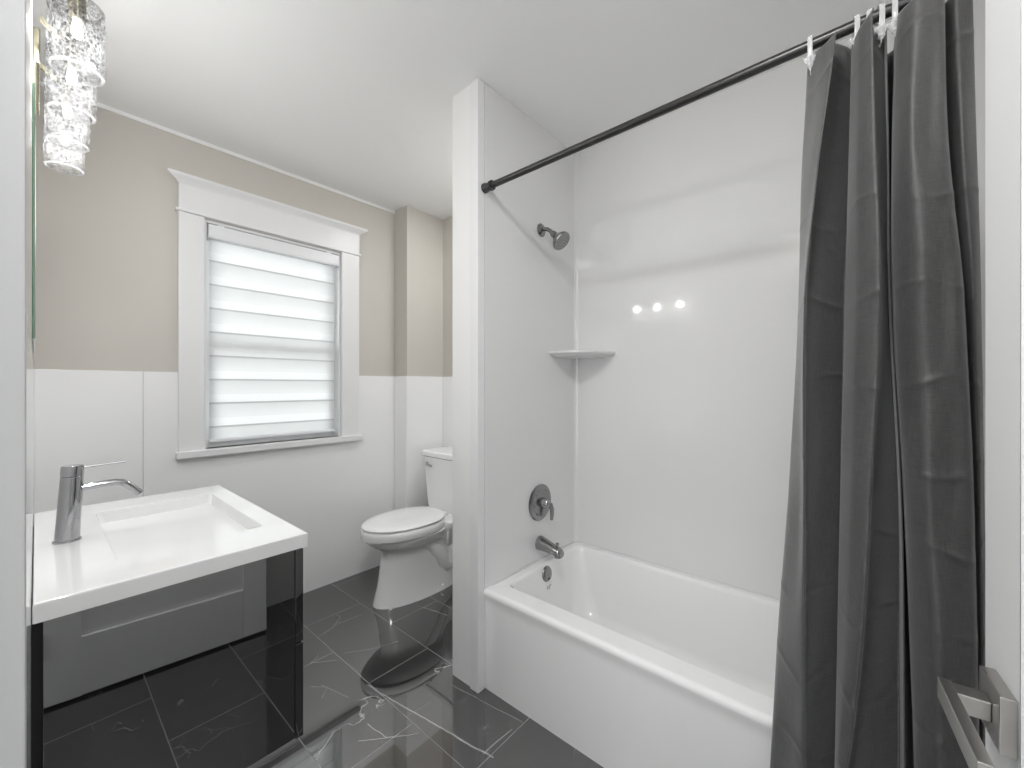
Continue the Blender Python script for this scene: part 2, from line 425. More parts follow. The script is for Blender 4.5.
struct('floor', G().box(-1.75, 2.15, -1.0, 2.75, -0.05, 0.0), M.floor, 'polished black marble tile floor with white veins', 'floor', smooth=False)
struct('ceiling', G().box(-1.75, 2.15, -1.0, 2.75, CEIL, CEIL+0.05), M.ceiling, 'plain white painted ceiling', 'ceiling', smooth=False)

WX0, WX1, WZ0, WZ1 = 0.563, 1.287, 0.925, 2.104      # window opening
g = G()
g.box(-0.155, WX0, YW, YW+0.14, 0, CEIL).box(WX1, 2.15, YW, YW+0.14, 0, CEIL)
g.box(WX0, WX1, YW, YW+0.14, 0, WZ0).box(WX0, WX1, YW, YW+0.14, WZ1, CEIL)
struct('wall_back', g, M.beige, 'beige painted wall with the window', 'wall', smooth=False)
g = G().box(1.687, 2.15, 2.427, YW-0.0005, 0, CEIL)
struct('wall_chase', g, M.beige, 'beige boxed-out corner chase right of the window', 'wall', smooth=False)
struct('wall_right', G().box(XR, 2.15, YP1-0.1, 2.4265, 0, CEIL), M.beige, 'beige wall behind the toilet tank', 'wall', smooth=False)
g = G()
g.box(-0.155, XL, DY1, YW-0.0005, WAIN, CEIL).box(-0.155, XL, YS-0.1, DY0, 0, CEIL).box(-0.155, XL, DY0, DY1, DH, CEIL)
struct('wall_left', g, M.beige, 'left wall carrying mirror and vanity', 'wall', smooth=False)
struct('wall_front', G().box(XL+0.0005, 2.15, YS-0.1, YS, 0, CEIL), M.white_paint, 'white wall behind the open door', 'wall', smooth=False)
struct('wall_partition', G().box(XP, XR-0.0005, YP0+0.004, YP1, 0, CEIL), M.white_paint, 'white partition wall between tub and toilet', 'wall', smooth=False)
struct('wall_tub', G().box(XB+0.006, 2.15, YS+0.0005, YP0+0.0035, 0, CEIL), M.white_paint, 'wall along the back of the bathtub', 'wall', smooth=False)
struct('trim_1', G().box(XP-0.008, XP+0.03, YP0-0.001, YP0+0.047, 0, CEIL, 0.003), M.trim, 'narrow white corner strip beside the bathtub', 'trim')
# shallow white band where ceiling paint turns down the window wall
struct('trim_2', G().box(XL, 1.687, YW-0.006, YW, CEIL-0.017, CEIL), M.ceiling, 'thin white cove strip above the beige window wall', 'trim')
# glossy wainscot panels
g = G()
t = 0.006
SEAM = 0.329
g.box(XL, SEAM-0.0008, YW-t, YW-0.0003, 0, WAIN, 0.0015).box(SEAM+0.0008, WX0-0.09, YW-t, YW-0.0003, 0, WAIN)
g.box(WX0-0.09, 1.39, YW-t, YW-0.0003, 0, WZ0-0.01).box(1.39, 1.687-t, YW-t, YW-0.0003, 0, WAIN)
struct('trim_4', g, M.panel, 'glossy white wainscot panels under the beige window wall', 'wainscot')
g = G().box(1.687-t, 1.687-0.0003, 2.427-t, YW-t, 0, WAIN, 0.0015).box(1.687-t, XR-t, 2.427-t, 2.427-0.0003, 0, WAIN, 0.0015)
g.box(1.687-t-0.004, 1.687+0.012, 2.427-t-0.004, 2.427+0.012, 0, WAIN, 0.002)
struct('trim_5', g, M.panel, 'glossy white wainscot panel around the corner chase', 'wainscot')
g = G().box(XR-t, XR-0.0003, YP1, 2.427-t, 0, WAIN, 0.0015)
struct('trim_6', g, M.panel, 'glossy white wainscot panel behind the toilet tank', 'wainscot')
struct('trim_7', G().box(-0.155, XL, DY1, YW-0.0005, 0, WAIN-0.0003), M.panel, 'glossy white wainscot panel behind the vanity', 'wainscot', smooth=False)
# door lining
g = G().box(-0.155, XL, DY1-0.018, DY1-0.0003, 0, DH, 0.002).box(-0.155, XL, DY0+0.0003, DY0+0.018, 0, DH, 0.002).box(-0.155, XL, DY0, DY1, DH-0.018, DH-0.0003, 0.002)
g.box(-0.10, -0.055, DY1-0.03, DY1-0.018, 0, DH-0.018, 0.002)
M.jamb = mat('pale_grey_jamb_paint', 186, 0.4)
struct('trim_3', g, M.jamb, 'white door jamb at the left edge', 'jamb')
# hall behind the camera
struct('wall_hall', G().box(-1.75, -1.70, -1.0, 2.75, 0, CEIL).box(-1.70, -0.155, -1.0, -0.95, 0, CEIL).box(-1.70, -0.155, 1.6, 1.65, 0, CEIL), M.hall, 'white hall walls outside the bathroom doorway', 'wall', smooth=False)

# ------------------------------------------------------------------ window
g = G()
cw = 0.106
g.box(WX0-cw, WX0, YW-0.022, YW-0.0003, WZ0-0.01, WZ1+0.005, 0.003).box(WX1, WX1+cw+0.012, YW-0.022, YW-0.0003, WZ0-0.01, WZ1+0.005, 0.003)
win = struct('window_1', g, M.trim, 'white double hung window with wide craftsman casing', 'window', origin=(0.92, YW, WZ0))
g = G().box(WX0-cw-0.012, WX1+cw+0.024, YW-0.03, YW-0.0003, WZ1+0.005, WZ1+0.02, 0.004)
g.box(WX0-cw, WX1+cw+0.012, YW-0.024, YW-0.0003, WZ1+0.02, WZ1+0.185, 0.002)
obj('head_casing', g, M.trim, win)
pr = [(YW-0.023, WZ1+0.145), (YW-0.026, WZ1+0.145), (YW-0.028, WZ1+0.152), (YW-0.036, WZ1+0.160), (YW-0.046, WZ1+0.172), (YW-0.05, WZ1+0.176), (YW-0.05, WZ1+0.186), (YW-0.023, WZ1+0.186)]
ext = lambda y: 0.002+max(0.0, (YW-0.024-y))*1.7
obj('cap_molding', G().loft([[Vector((WX0-cw-ext(y), y, z)) for y, z in pr], [Vector((WX1+cw+0.012+ext(y), y, z)) for y, z in pr]]), M.trim, win, angle=50)
g = G().box(WX0-cw-0.01, WX1+cw+0.022, YW-0.045, YW+0.1, WZ0-0.035, WZ0, 0.006)
obj('window_sill', g, M.trim, win)
g = G()
yj = YW+0.14
g.box(WX0, WX0+0.012, YW, yj, WZ0, WZ1).box(WX1-0.012, WX1, YW, yj, WZ0, WZ1).box(WX0+0.012, WX1-0.012, YW, yj, WZ1-0.012, WZ1)
g.box(WX0+0.012, WX0+0.022, YW+0.055, YW+0.07, WZ0, WZ1-0.012).box(WX1-0.022, WX1-0.012, YW+0.055, YW+0.07, WZ0, WZ1-0.012)
g.box(WX0+0.012, WX1-0.012, YW+0.041, YW+0.058, WZ0, WZ0+0.04)
obj('window_jamb', g, M.vinyl, win, bevel=0.0015)
def sash(name, y, z0, z1):
    g = G(); x0, x1, w = WX0+0.014, WX1-0.014, 0.042
    g.box(x0, x0+w, y, y+0.03, z0, z1).box(x1-w, x1, y, y+0.03, z0, z1)
    g.box(x0+w, x1-w, y, y+0.03, z0, z0+w).box(x0+w, x1-w, y, y+0.03, z1-w, z1)
    f = obj(name, g, M.vinyl, win, bevel=0.003)
    obj('window_pane', G().box(x0+w, x1-w, y+0.012, y+0.016, z0+w, z1-w), M.pane, f, smooth=False)
zm = 1.455
sash('lower_sash', YW+0.072, WZ0+0.001, zm+0.03)
sash('upper_sash', YW+0.104, zm-0.02, WZ1-0.013)

# zebra shade
BX0, BX1, BY = WX0+0.03, WX1-0.03, YW+0.030
BZ0, BZ1 = 0.955, WZ1-0.02
sh = thing('window_shade', 'white zebra roller shade lowered over the window', 'window shade', (0.925, BY, BZ1))
pr = [(BY-0.038, BZ1), (BY-0.044, BZ1-0.01), (BY-0.046, BZ1-0.055), (BY-0.040, BZ1-0.068), (BY+0.02, BZ1-0.068), (BY+0.02, BZ1)]
obj('cassette', G().prism(pr, 'x', BX0-0.012, BX1+0.012), M.vinyl, sh, angle=30)
obj('bracket', G().box(BX0+0.03, BX0+0.06, BY-0.03, BY+0.01, BZ1, BZ1+0.008, 0.001), M.vinyl, sh)
obj('bracket', G().box(BX1-0.06, BX1-0.03, BY-0.03, BY+0.01, BZ1, BZ1+0.008, 0.001), M.vinyl, sh)
M.shade = shade_mat(0.905, 0.1246, 0.5)
g = G()
obj('shade_fabric', g.box(BX0, BX1, BY-0.001, BY, BZ0+0.012, BZ1-0.06), M.shade, sh, smooth=False)
pr = [(BY-0.009, BZ0), (BY-0.011, BZ0+0.006), (BY-0.009, BZ0+0.016), (BY+0.005, BZ0+0.016), (BY+0.007, BZ0)]
obj('bottom_rail', G().prism(pr, 'x', BX0-0.002, BX1+0.002), M.vinyl, sh, angle=30)
g = G(); 
g.tube([(BX1-0.006, BY-0.03, BZ1-0.05), (BX1-0.006, BY-0.03, 1.45), (BX1-0.010, BY-0.026, 1.44), (BX1-0.014, BY-0.03, 1.45), (BX1-0.014, BY-0.03, BZ1-0.05)], 0.0011, 6)
obj('pull_cord', g, M.vinyl, sh)

# ------------------------------------------------------------------ tub alcove
TY1, TY0, RIM = YP0+0.0, -0.32, 0.412
tub = thing('bathtub', 'white alcove bathtub with plain straight apron', 'bathtub', (1.55, 0.44, 0))
def ring(x0, x1, y0, y1, z, r, n=8):
    return [Vector((p[0], p[1], z)) for p in rrect((x0+x1)/2, (y0+y1)/2, (x1-x0)/2, (y1-y0)/2, r, n)]
tx1 = XB+0.0045
rings = [ring(XT+0.012, tx1, TY0, TY1+0.003, 0.0, 0.002), ring(XT+0.012, tx1, TY0, TY1+0.003, 0.34, 0.002),
         ring(XT+0.006, tx1, TY0, TY1+0.003, 0.375, 0.002),
         ring(XT, tx1, TY0, TY1+0.003, RIM-0.022, 0.002), ring(XT+0.002, tx1, TY0, TY1+0.003, RIM-0.01, 0.002), ring(XT+0.009, tx1, TY0, TY1+0.003, RIM-0.002, 0.002), ring(XT+0.02, tx1, TY0, TY1+0.003, RIM, 0.002),
         ring(XT+0.088, tx1-0.034, TY0+0.06, TY1-0.032, RIM, 0.05), ring(XT+0.096, tx1-0.042, TY0+0.068, TY1-0.040, RIM-0.006, 0.05),
         ring(XT+0.102, tx1-0.048, TY0+0.08, TY1-0.044, RIM-0.02, 0.05),
         ring(XT+0.122, tx1-0.07, TY0+0.18, TY1-0.070, RIM-0.2, 0.075), ring(XT+0.138, tx1-0.086, TY0+0.25, TY1-0.090, RIM-0.29, 0.10),
         ring(XT+0.165, tx1-0.11, TY0+0.30, TY1-0.13, RIM-0.33, 0.11), ring(XT+0.22, tx1-0.17, TY0+0.36, TY1-0.19, RIM-0.345, 0.10)]
obj('tub_shell', G().loft(rings, True, True), M.tub, tub, angle=50)
# overflow plate on the sloping end wall
ovx, ovz = 1.579, 0.362
ovy = TY1-0.0484
ax = Vector((0, -1, 0.13))
ov = obj('overflow_plate', G().lathe([(0.001, 0.014), (0.022, 0.013), (0.030, 0.010), (0.035, 0.004), (0.036, -0.004)], (ovx, ovy+0.002, ovz), ax, 32), M.brushed, tub)
obj('plate_slot', G().box(ovx-0.006, ovx+0.006, ovy-0.0145, ovy-0.0105, ovz-0.022, ovz-0.016), M.hole, ov)
g = G()
my = TY1-0.0603
for (x0, z0, x1, z1) in ((-0.014, -0.008, -0.006, 0.004), (0.0, 0.0, 0.016, 0.006), (0.002, -0.012, 0.006, -0.006)):
    g.tube([(ovx+x0, my-0.0015-0.0*z0, ovz-0.056+z0), (ovx+x1, my-0.0015, ovz-0.056+z1)], 0.0016, 6)
obj('maker_mark', g, M.mark, tub)
obj('tub_drain', G().lathe([(0.001, 0.004), (0.025, 0.004), (0.032, 0.001), (0.032, -0.004)], (1.55, TY1-0.27, RIM-0.345), (0, 0, 1), 28), M.brushed, tub)

# surround panels
def panel(label, g, m=None):
    return tag(obj('shower_wall_panel', g, m or M.surround, smooth=False, origin=(XB, YP0, RIM)), label, 'shower wall panel')
panel('glossy white surround panel carrying the shower fittings', G().box(XP+0.031, XB, YP0-0.0015, YP0+0.0035, RIM+0.001, CEIL-0.001))
bp_ = panel('long glossy white surround panel behind the bathtub', G().box(XB, XB+0.0055, YS+0.001, YP0-0.0015, RIM+0.001, CEIL-0.001))
panel('glossy white surround panel behind the bunched curtain', G().box(XT+0.01, XB, -0.319, -0.3155, RIM+0.001, CEIL-0.001))
pr = [(XB, YP0-0.0015), (XB-0.016, YP0-0.0015), (XB-0.015, YP0-0.004), (XB-0.006, YP0-0.010), (XB-0.0025, YP0-0.0165), (XB, YP0-0.0175)]
obj('corner_bead', G().prism(pr, 'z', RIM+0.001, CEIL-0.001), M.surround, bp_, angle=20)
g = G()
g.tube([(XT+0.05, YP0-0.004, RIM+0.001), (XB-0.006, YP0-0.004, RIM+0.001), (XB-0.004, YP0-0.006, RIM+0.001), (XB-0.004, TY0+0.01, RIM+0.001)], 0.005, 8)
obj('caulk_bead', g, M.grout, tub)

# corner shelf (quarter disc)
sf = []
cx, cy = XB-0.0005, YP0-0.002
for k in range(17):
    a = PI/2*k/16; sf.append((cx-0.247*math.cos(a)**0.8 if k < 16 else cx, cy-0.235*math.sin(a)**0.8))
def shelf_ring(s, z): return [Vector((cx-(cx-p[0])*s, cy-(cy-p[1])*s, z)) for p in [(cx, cy)]+sf]
zs = 1.420
g = G().loft([shelf_ring(0.70, zs-0.030), shelf_ring(0.86, zs-0.022), shelf_ring(0.97, zs-0.014), shelf_ring(1.0, zs-0.010), shelf_ring(1.0, zs-0.002), shelf_ring(0.985, zs)])
tag(obj('corner_shelf', g, M.surround, origin=(cx, cy, zs), angle=40), 'white moulded quarter-round shelf in the tub corner', 'shelf')

# shower head
YPL = YP0-0.0015
shx, shz = 1.596, 2.0
st = thing('wall_shower', 'brushed nickel shower head on a bent arm', 'shower', (shx, YPL, shz))
obj('flange', G().lathe([(0.032, 0), (0.032, 0.003), (0.026, 0.009), (0.012, 0.014), (0.001, 0.015)], (shx, YPL, shz), (0, -1, 0), 28), M.brushed, st)
arm = [(shx, YPL-0.002, shz), (shx, YPL-0.02, shz+0.001), (shx+0.001, YPL-0.036, shz-0.003), (shx+0.002, YPL-0.052, shz-0.014), (shx+0.003, YPL-0.068, shz-0.032)]
obj('arm', G().tube(arm, 0.0095, 14), M.brushed, st)
hd = Vector((0.05, -0.72, -0.69)).normalized(); hc = Vector((shx+0.003, YPL-0.064, shz-0.028))
obj('spray_head', G().lathe([(0.013, 0), (0.016, 0.012), (0.015, 0.022), (0.022, 0.034), (0.038, 0.052), (0.046, 0.064), (0.047, 0.072), (0.044, 0.077), (0.001, 0.079)], hc, hd, 32), M.brushed, st)
g = G()
q = Vector((0, 0, 1)).rotation_difference(hd).to_matrix()
for rr, nn in ((0.012, 6), (0.024, 12), (0.035, 16)):
    for k in range(nn):
        a = 2*PI*k/nn; c = hc+q @ Vector((rr*math.cos(a), rr*math.sin(a), 0.0775))
        g.lathe([(0.0018, 0), (0.0012, 0.003)], c, hd, 6)
obj('spray_nozzles', g, M.mark, st)

# mixing valve
vx, vz = 1.586, 0.690
vt = thing('shower_valve', 'round brushed nickel valve plate with lever handle', 'shower valve', (vx, YPL, vz))
obj('valve_plate', G().lathe([(0.086, 0), (0.087, 0.004), (0.080, 0.010), (0.064, 0.012), (0.060, 0.016), (0.03, 0.019), (0.001, 0.02)], (vx, YPL, vz), (0, -1, 0), 40), M.brushed, vt)
hub = obj('hub', G().lathe([(0.026, 0.015), (0.024, 0.035), (0.020, 0.050), (0.012, 0.057), (0.001, 0.059)], (vx, YPL, vz), (0, -1, 0), 28), M.chrome, vt)
lv = [(vx+0.002, YPL-0.045, vz+0.004), (vx+0.016, YPL-0.052, vz-0.006), (vx+0.026, YPL-0.054, vz-0.028), (vx+0.030, YPL-0.052, vz-0.056), (vx+0.030, YPL-0.048, vz-0.082)]
obj('lever', G().tube(lv, [0.012, 0.012, 0.0105, 0.009, 0.0075], 14), M.brushed, vt)

# tub spout
sx, sz = 1.584, 0.496
sp = thing('tub_spout', 'brushed nickel tub spout above the overflow plate', 'tub spout', (sx, YPL, sz))
def oval(y, z, a, b, n=20): return [Vector((sx+a*math.cos(2*PI*k/n), y, z+b*math.sin(2*PI*k/n))) for k in range(n)]
rings = [oval(YPL, sz, 0.034, 0.034), oval(YPL-0.008, sz, 0.034, 0.034), oval(YPL-0.04, sz-0.004, 0.031, 0.029), oval(YPL-0.08, sz-0.010, 0.028, 0.023), oval(YPL-0.105, sz-0.015, 0.026, 0.021), oval(YPL-0.120, sz-0.019, 0.024, 0.020), oval(YPL-0.129, sz-0.023, 0.018, 0.015)]
body = obj('spout_body', G().loft(rings), M.brushed, sp, angle=60)
obj('spout_mouth', G().lathe([(0.017, 0), (0.018, 0.016), (0.014, 0.018)], (sx, YPL-0.108, sz-0.026), (0, -0.15, -1), 20), M.brushed, sp)
obj('diverter_knob', G().lathe([(0.004, 0), (0.004, 0.014), (0.0075, 0.017), (0.0075, 0.022), (0.003, 0.025)], (sx, YPL-0.104, sz+0.001), (0, 0, 1), 14), M.brushed, sp)

# shower rod
RX, RZ, RR = 1.21, 2.062, 0.0125
rt = thing('shower_rod', 'straight black tension rod spanning the tub alcove', 'shower rod', (RX, 0.44, RZ))
obj('rod_tube', G().tube([(RX, YP0-0.002, RZ), (RX, -0.317, RZ)], RR, 20), M.rod, rt)
for yy, sgn in ((YP0-0.0005 + 0.0, -1), (-0.3175, 1)):
    obj('end_cap', G().lathe([(0.020, 0), (0.020, 0.010), (0.0165, 0.016), (0.0165, 0.034), (0.0195, 0.036), (0.0195, 0.046), (0.0135, 0.048)], (RX, yy-0.001, RZ), (0, sgn, 0), 24), M.rod, rt)

# curtain
ZR = [2.035, 1.75, 1.45, 1.0, 0.6, 0.1]
K = [  # px on the photo's columns at those heights, and how far the cloth stands out from the rod plane
 ([818, 812, 806, 798, 789, 779], .080), ([808, 802, 799, 790, 777, 767], .050), ([809, 803, 799, 790, 778, 768], .020),
 ([822, 812, 803, 800, 793, 788], -.040), ([836, 819, 805, 804, 804, 804], -.075), ([828, 816, 807, 806, 806, 807], -.045), ([838, 828, 822, 820, 820, 819], .005),
 ([853, 849, 845, 841, 838, 834], .060), ([852, 849, 846, 841, 837, 832], .020), ([860, 858, 858, 852, 843, 820], -.055),
 ([872, 875, 879, 869, 853, 812], -.090), ([868, 874, 879, 871, 857, 818], -.050), ([874, 878, 881, 882, 876, 868], -.010),
 ([884, 887, 888, 898, 899, 900], .045), ([887, 889, 891, 902, 905, 907], -.020), ([880, 884, 886, 897, 899, 900], .150), ([894, 892, 893, 904, 913, 921], .150),
 ([897, 893, 893, 905, 914, 922], -.010), ([914, 911, 919, 928, 938, 946], -.075), ([932, 930, 942, 952, 960, 964], -.065),
 ([944, 947, 962, 973, 977, 979], -.050), ([941, 945, 961, 973, 978, 981], .050), ([956, 962, 972, 979, 982, 984], .010),
 ([972, 976, 980, 984, 986, 988], .035), ([966, 972, 978, 983, 986, 988], .080)]
def cr(p0, p1, p2, p3, t):
    return 0.5*(2*p1+(p2-p0)*t+(2*p0-5*p1+4*p2-p3)*t*t+(3*p1-p0-3*p2+p3)*t**3)
def at_rows(vals, z):
    for i in range(len(ZR)-1):
        if z >= ZR[i+1] or i == len(ZR)-2:
            t = (ZR[i]-z)/(ZR[i]-ZR[i+1])
            v = [vals[max(0, min(len(vals)-1, j))] for j in (i-1, i, i+1, i+2)]
            return cr(*v, t)
def curtain_mesh():
    NZ, SUB = 460, 6
    nk = len(K); rows = []
    for r in range(NZ+1):
        f = r/NZ
        z = 2.032-(2.032-0.10)*f
        pts = []
        for vals, off in K:
            px = at_rows(vals, z)
            amp = 1.0 if z > 0.75 else 0.62+0.38*max(0, (z-0.45)/0.3)
            amp *= 0.75 if f < 0.0001 else 0.75+0.25*min(1, f/0.12)
            x = RX+off*amp-0.11*min(1, max(0, (1.3-z)/0.85))**1.5
            pts.append((x, on_x(px, x)))
        row = []
        for i in range(nk-1):
            q = [pts[max(0, min(nk-1, j))] for j in (i-1, i, i+1, i+2)]
            for s in range(SUB):
                t = s/SUB
                # tension keeps fold edges crisp
                lx = q[1][0]+(q[2][0]-q[1][0])*t; ly = q[1][1]+(q[2][1]-q[1][1])*t
                x = cr(*[a[0] for a in q], t)*0.6+lx*0.4; y = cr(*[a[1] for a in q], t)*0.6+ly*0.4
                row.append((x, y))
        row.append(pts[-1])
        rows.append((z, f, row))
    vs, uv = [], []
    creases = [1.96, 1.63, 1.44, 1.26, 1.09, 0.94, 0.78, 0.62, 0.47, 0.3]
    n = len(rows[0][2])
    for z, f, row in rows:
        for i, (x, y) in enumerate(row):
            u = i/(n-1)
            wob = 0.0022*math.sin(u*37+z*9)+0.0016*math.sin(u*71-z*17+1.3)
            cz = 0.0
            for c in creases:
                zc = c+0.016*math.sin(u*23+c*11)
                d = abs(z-zc)/0.0065
                if d < 6: cz -= 0.0065*math.exp(-d)*(0.6+0.4*math.sin(u*41+c*7))
                d2 = abs(z-zc-0.05-0.10*math.sin(u*57+c*5))/0.006
                if d2 < 6: cz -= 0.0022*math.exp(-d2)*max(0.0, math.sin(u*33+c*19))
            dip = 0.0
            if f < 0.06:
                dip = (1-f/0.06)*(0.008*math.sin(u*31)-0.012*max(0, 1-u*14))
            vs.append((x+wob+cz, y, z+dip+0.014*max(0.0, (u-0.62)/0.38)*max(0.0, 1-f*4))); uv.append((u*1.6, z))
    fs = []
    for r in range(len(rows)-1):
        for i in range(n-1): fs.append((r*n+i, r*n+i+1, (r+1)*n+i+1, (r+1)*n+i))
    base = Vector((RX, 0.0, 0.1))
    me = bpy.data.meshes.new('shower_curtain'); me.from_pydata([Vector(v)-base for v in vs], [], fs)
    ul = me.uv_layers.new(name='uv')
    for lp in me.loops: ul.data[lp.index].uv = uv[lp.vertex_index]
    for p in me.polygons: p.use_smooth = True
    me.materials.append(M.curtain)
    o = bpy.data.objects.new('shower_curtain', me); COL.objects.link(o); o.location = base
    s = o.modifiers.new('thickness', 'SOLIDIFY'); s.thickness = 0.0012
    return o
tag(curtain_mesh(), 'charcoal grey cloth shower curtain bunched at the rod end', 'shower curtain')

# curtain hooks: clear plastic strip over the rod with a beaded clip under it
def make_hook():
    h = thing('curtain_hook', '', 'curtain hook', (RX, 0, RZ), 'clear plastic hooks on the shower rod')
    path = []
    for k in range(21):
        a = PI*k/20; path.append(Vector((RX-0.0150*math.cos(a), 0, RZ+0.004+0.0150*math.sin(a))))
    path = [Vector((RX-0.012, 0, RZ-0.034)), Vector((RX-0.015, 0, RZ-0.018))]+path+[Vector((RX+0.015, 0, RZ-0.018)), Vector((RX+0.012, 0, RZ-0.034))]
    obj('strap', G().tube(path, 0.005, 8, flat=(0.0009, 0.0048)), M.plastic, h)
    g = G()
    g.lathe([(0.001, 0.016), (0.006, 0.012), (0.009, 0.004), (0.006, -0.006), (0.0075, -0.012), (0.001, -0.02)], (RX-0.008, 0, RZ-0.042), (0, 0, 1), 6)
    for sy in (-1, 1):
        g.lathe([(0.001, 0.010), (0.0045, 0.005), (0.005, 0), (0.003, -0.006), (0.001, -0.01)], (RX-0.010, sy*0.008, RZ-0.040), (0, 0.4*sy, 1), 6)
    g.tube([(RX-0.010, 0, RZ-0.05), (RX-0.008, 0, RZ-0.066), (RX, 0, RZ-0.07), (RX+0.006, 0, RZ-0.062)], 0.0016, 6)
    obj('clip', g, M.plastic, h, smooth=False)
    return h
hook0 = make_hook()
hook_labels = ['clear plastic curtain hook at the curtain\'s free edge, first along the rod', 'clear plastic curtain hook second from the curtain\'s free edge',
               'clear plastic curtain hook third along, left one of a tight pair', 'clear plastic curtain hook fourth along, right one of a tight pair',
               'clear plastic curtain hook fifth from the curtain\'s free edge', 'clear plastic curtain hook nearest the wall end, tilted prong showing']
for i, px in enumerate((810, 856, 871, 880, 896, 921)):
    yy = on_x(px, RX-0.015)
    if i == 0: r = hook0
    else:
        r = hook0.copy(); COL.objects.link(r)
        for ch in list(hook0.children):
            c = ch.copy(); COL.objects.link(c); c.parent = r
    r.location.y = yy; r['label'] = hook_labels[i]
    r.rotation_euler.z = (0.0, 0.15, -0.2, 0.25, -0.1, 0.4)[i]

# ------------------------------------------------------------------ vanity
VX1, VY0, VY1, VZ0, VZC, VZT = 0.452, 1.104, 1.876, 0.349, 0.8345, 0.870
va = thing('vanity_cabinet', 'black high gloss wall-hung vanity cabinet under the white basin', 'vanity cabinet', (0.22, 1.49, VZ0))
for ya in (VY0, VY1-0.018):
    obj('side_panel', G().box(0.008, VX1-0.022, ya, ya+0.018, VZ0+0.004, VZC, 0.0008), M.black_gloss, va)
g = G().box(0.008, VX1-0.022, VY0+0.018, VY1-0.018, VZ0+0.004, VZ0+0.02).box(XL, 0.0078, VY0+0.003, VY1-0.003, VZ0+0.01, VZC)
obj('carcass', g, M.black_dark, va, smooth=False)
zmid = (VZ0+VZC)/2
for z0, z1 in ((VZ0, zmid-0.002), (zmid+0.002, VZC-0.004)):
    d = obj('drawer', G().box(VX1-0.0195, VX1, VY0, VY1, z0, z1, 0.0012), M.black_gloss, va)
    obj('finger_pull', G().box(VX1-0.016, VX1+0.001, VY0+0.2, VY1-0.2, z1-0.002, z1+0.0015), M.black_dark, d)

sk = thing('sink_top', 'white ceramic vanity top with rectangular sunken basin', 'sink', (0.23, 1.49, VZC))
SX0, SX1, SY0, SY1 = XL+0.001, 0.462, 1.098, 1.886
bx0, bx1, by0, by1 = 0.118, 0.404, 1.245, 1.752
def sring(x0, x1, y0, y1, z, r): return ring(x0, x1, y0, y1, z, r, 6)
rings = [sring(SX0, SX1, SY0, SY1, VZC+0.0005, 0.004), sring(SX0, SX1, SY0, SY1, VZT-0.005, 0.004), sring(SX0+0.0015, SX1-0.0015, SY0+0.0015, SY1-0.0015, VZT-0.0015, 0.004), sring(SX0+0.005, SX1-0.005, SY0+0.005, SY1-0.005, VZT, 0.004),
         sring(bx0-0.004, bx1+0.004, by0-0.004, by1+0.004, VZT, 0.014), sring(bx0-0.001, bx1+0.001, by0-0.001, by1+0.001, VZT-0.0015, 0.013), sring(bx0, bx1, by0, by1, VZT-0.006, 0.012),
         sring(bx0+0.012, bx1-0.006, by0+0.008, by1-0.008, VZT-0.065, 0.02), sring(bx0+0.022, bx1-0.016, by0+0.018, by1-0.018, VZT-0.100, 0.03), sring(bx0+0.045, bx1-0.04, by0+0.045, by1-0.045, VZT-0.112, 0.03)]
obj('basin', G().loft(rings, True, True), M.sink, sk, angle=35)
obj('sink_drain', G().lathe([(0.001, 0.006), (0.024, 0.005), (0.030, 0.001), (0.030, -0.004)], (0.24, 1.50, VZT-0.112), (0, 0, 1), 28), M.chrome, sk)

# faucet
fx, fy, fz = 0.050, 1.487, VZT
fa = thing('basin_faucet', 'chrome single lever faucet on the white basin deck', 'faucet', (fx, fy, fz))
def fring(z, cx, a, b, n=28): return [Vector((cx+a*math.cos(2*PI*k/n), fy+b*math.sin(2*PI*k/n), z)) for k in range(n)]
obj('base_ring', G().loft([fring(fz, fx, 0.0255, 0.0255), fring(fz+0.003, fx, 0.0255, 0.0255), fring(fz+0.005, fx, 0.0235, 0.0235)]), M.chrome, fa)
obj('faucet_body', G().loft([fring(fz+0.004, fx, 0.0225, 0.0225), fring(fz+0.06, fx+0.003, 0.0215, 0.0215), fring(fz+0.155, fx+0.008, 0.0205, 0.0205), fring(fz+0.157, fx+0.008, 0.019, 0.019)]), M.chrome, fa)
obj('handle_cap', G().loft([fring(fz+0.158, fx+0.008, 0.0205, 0.0205), fring(fz+0.18, fx+0.009, 0.0205, 0.0205), fring(fz+0.1835, fx+0.009, 0.0185, 0.0185)]), M.chrome, fa)
lev = obj('lever', G().tube([(fx+0.02, fy, fz+0.176), (fx+0.05, fy, fz+0.1775), (fx+0.104, fy, fz+0.180)], 0.0034, 10), M.chrome, fa)
spp = [(fx+0.02, fy, fz+0.124), (fx+0.055, fy, fz+0.127), (fx+0.085, fy, fz+0.1285), (fx+0.098, fy, fz+0.126), (fx+0.109, fy, fz+0.119), (fx+0.122, fy, fz+0.105), (fx+0.134, fy, fz+0.091)]
obj('spout', G().tube(spp, 0.0088, 16), M.chrome, fa)

# ------------------------------------------------------------------ mirror and vanity light
MZ0, MZ1, MY0, MY1 = 1.345, 1.86, 1.27, 1.83
mi = thing('wall_mirror', 'frameless mirror on the left wall above the basin', 'mirror', (XL, 1.55, MZ0))
obj('mirror_body', G().box(XL+0.0002, XL+0.0045, MY0, MY1, MZ0, MZ1, 0.001), M.mirror_edge, mi)
obj('mirror_face', G().box(XL+0.0046, XL+0.005, MY0+0.002, MY1-0.002, MZ0+0.002, MZ1-0.002), M.mirror, mi, smooth=False)

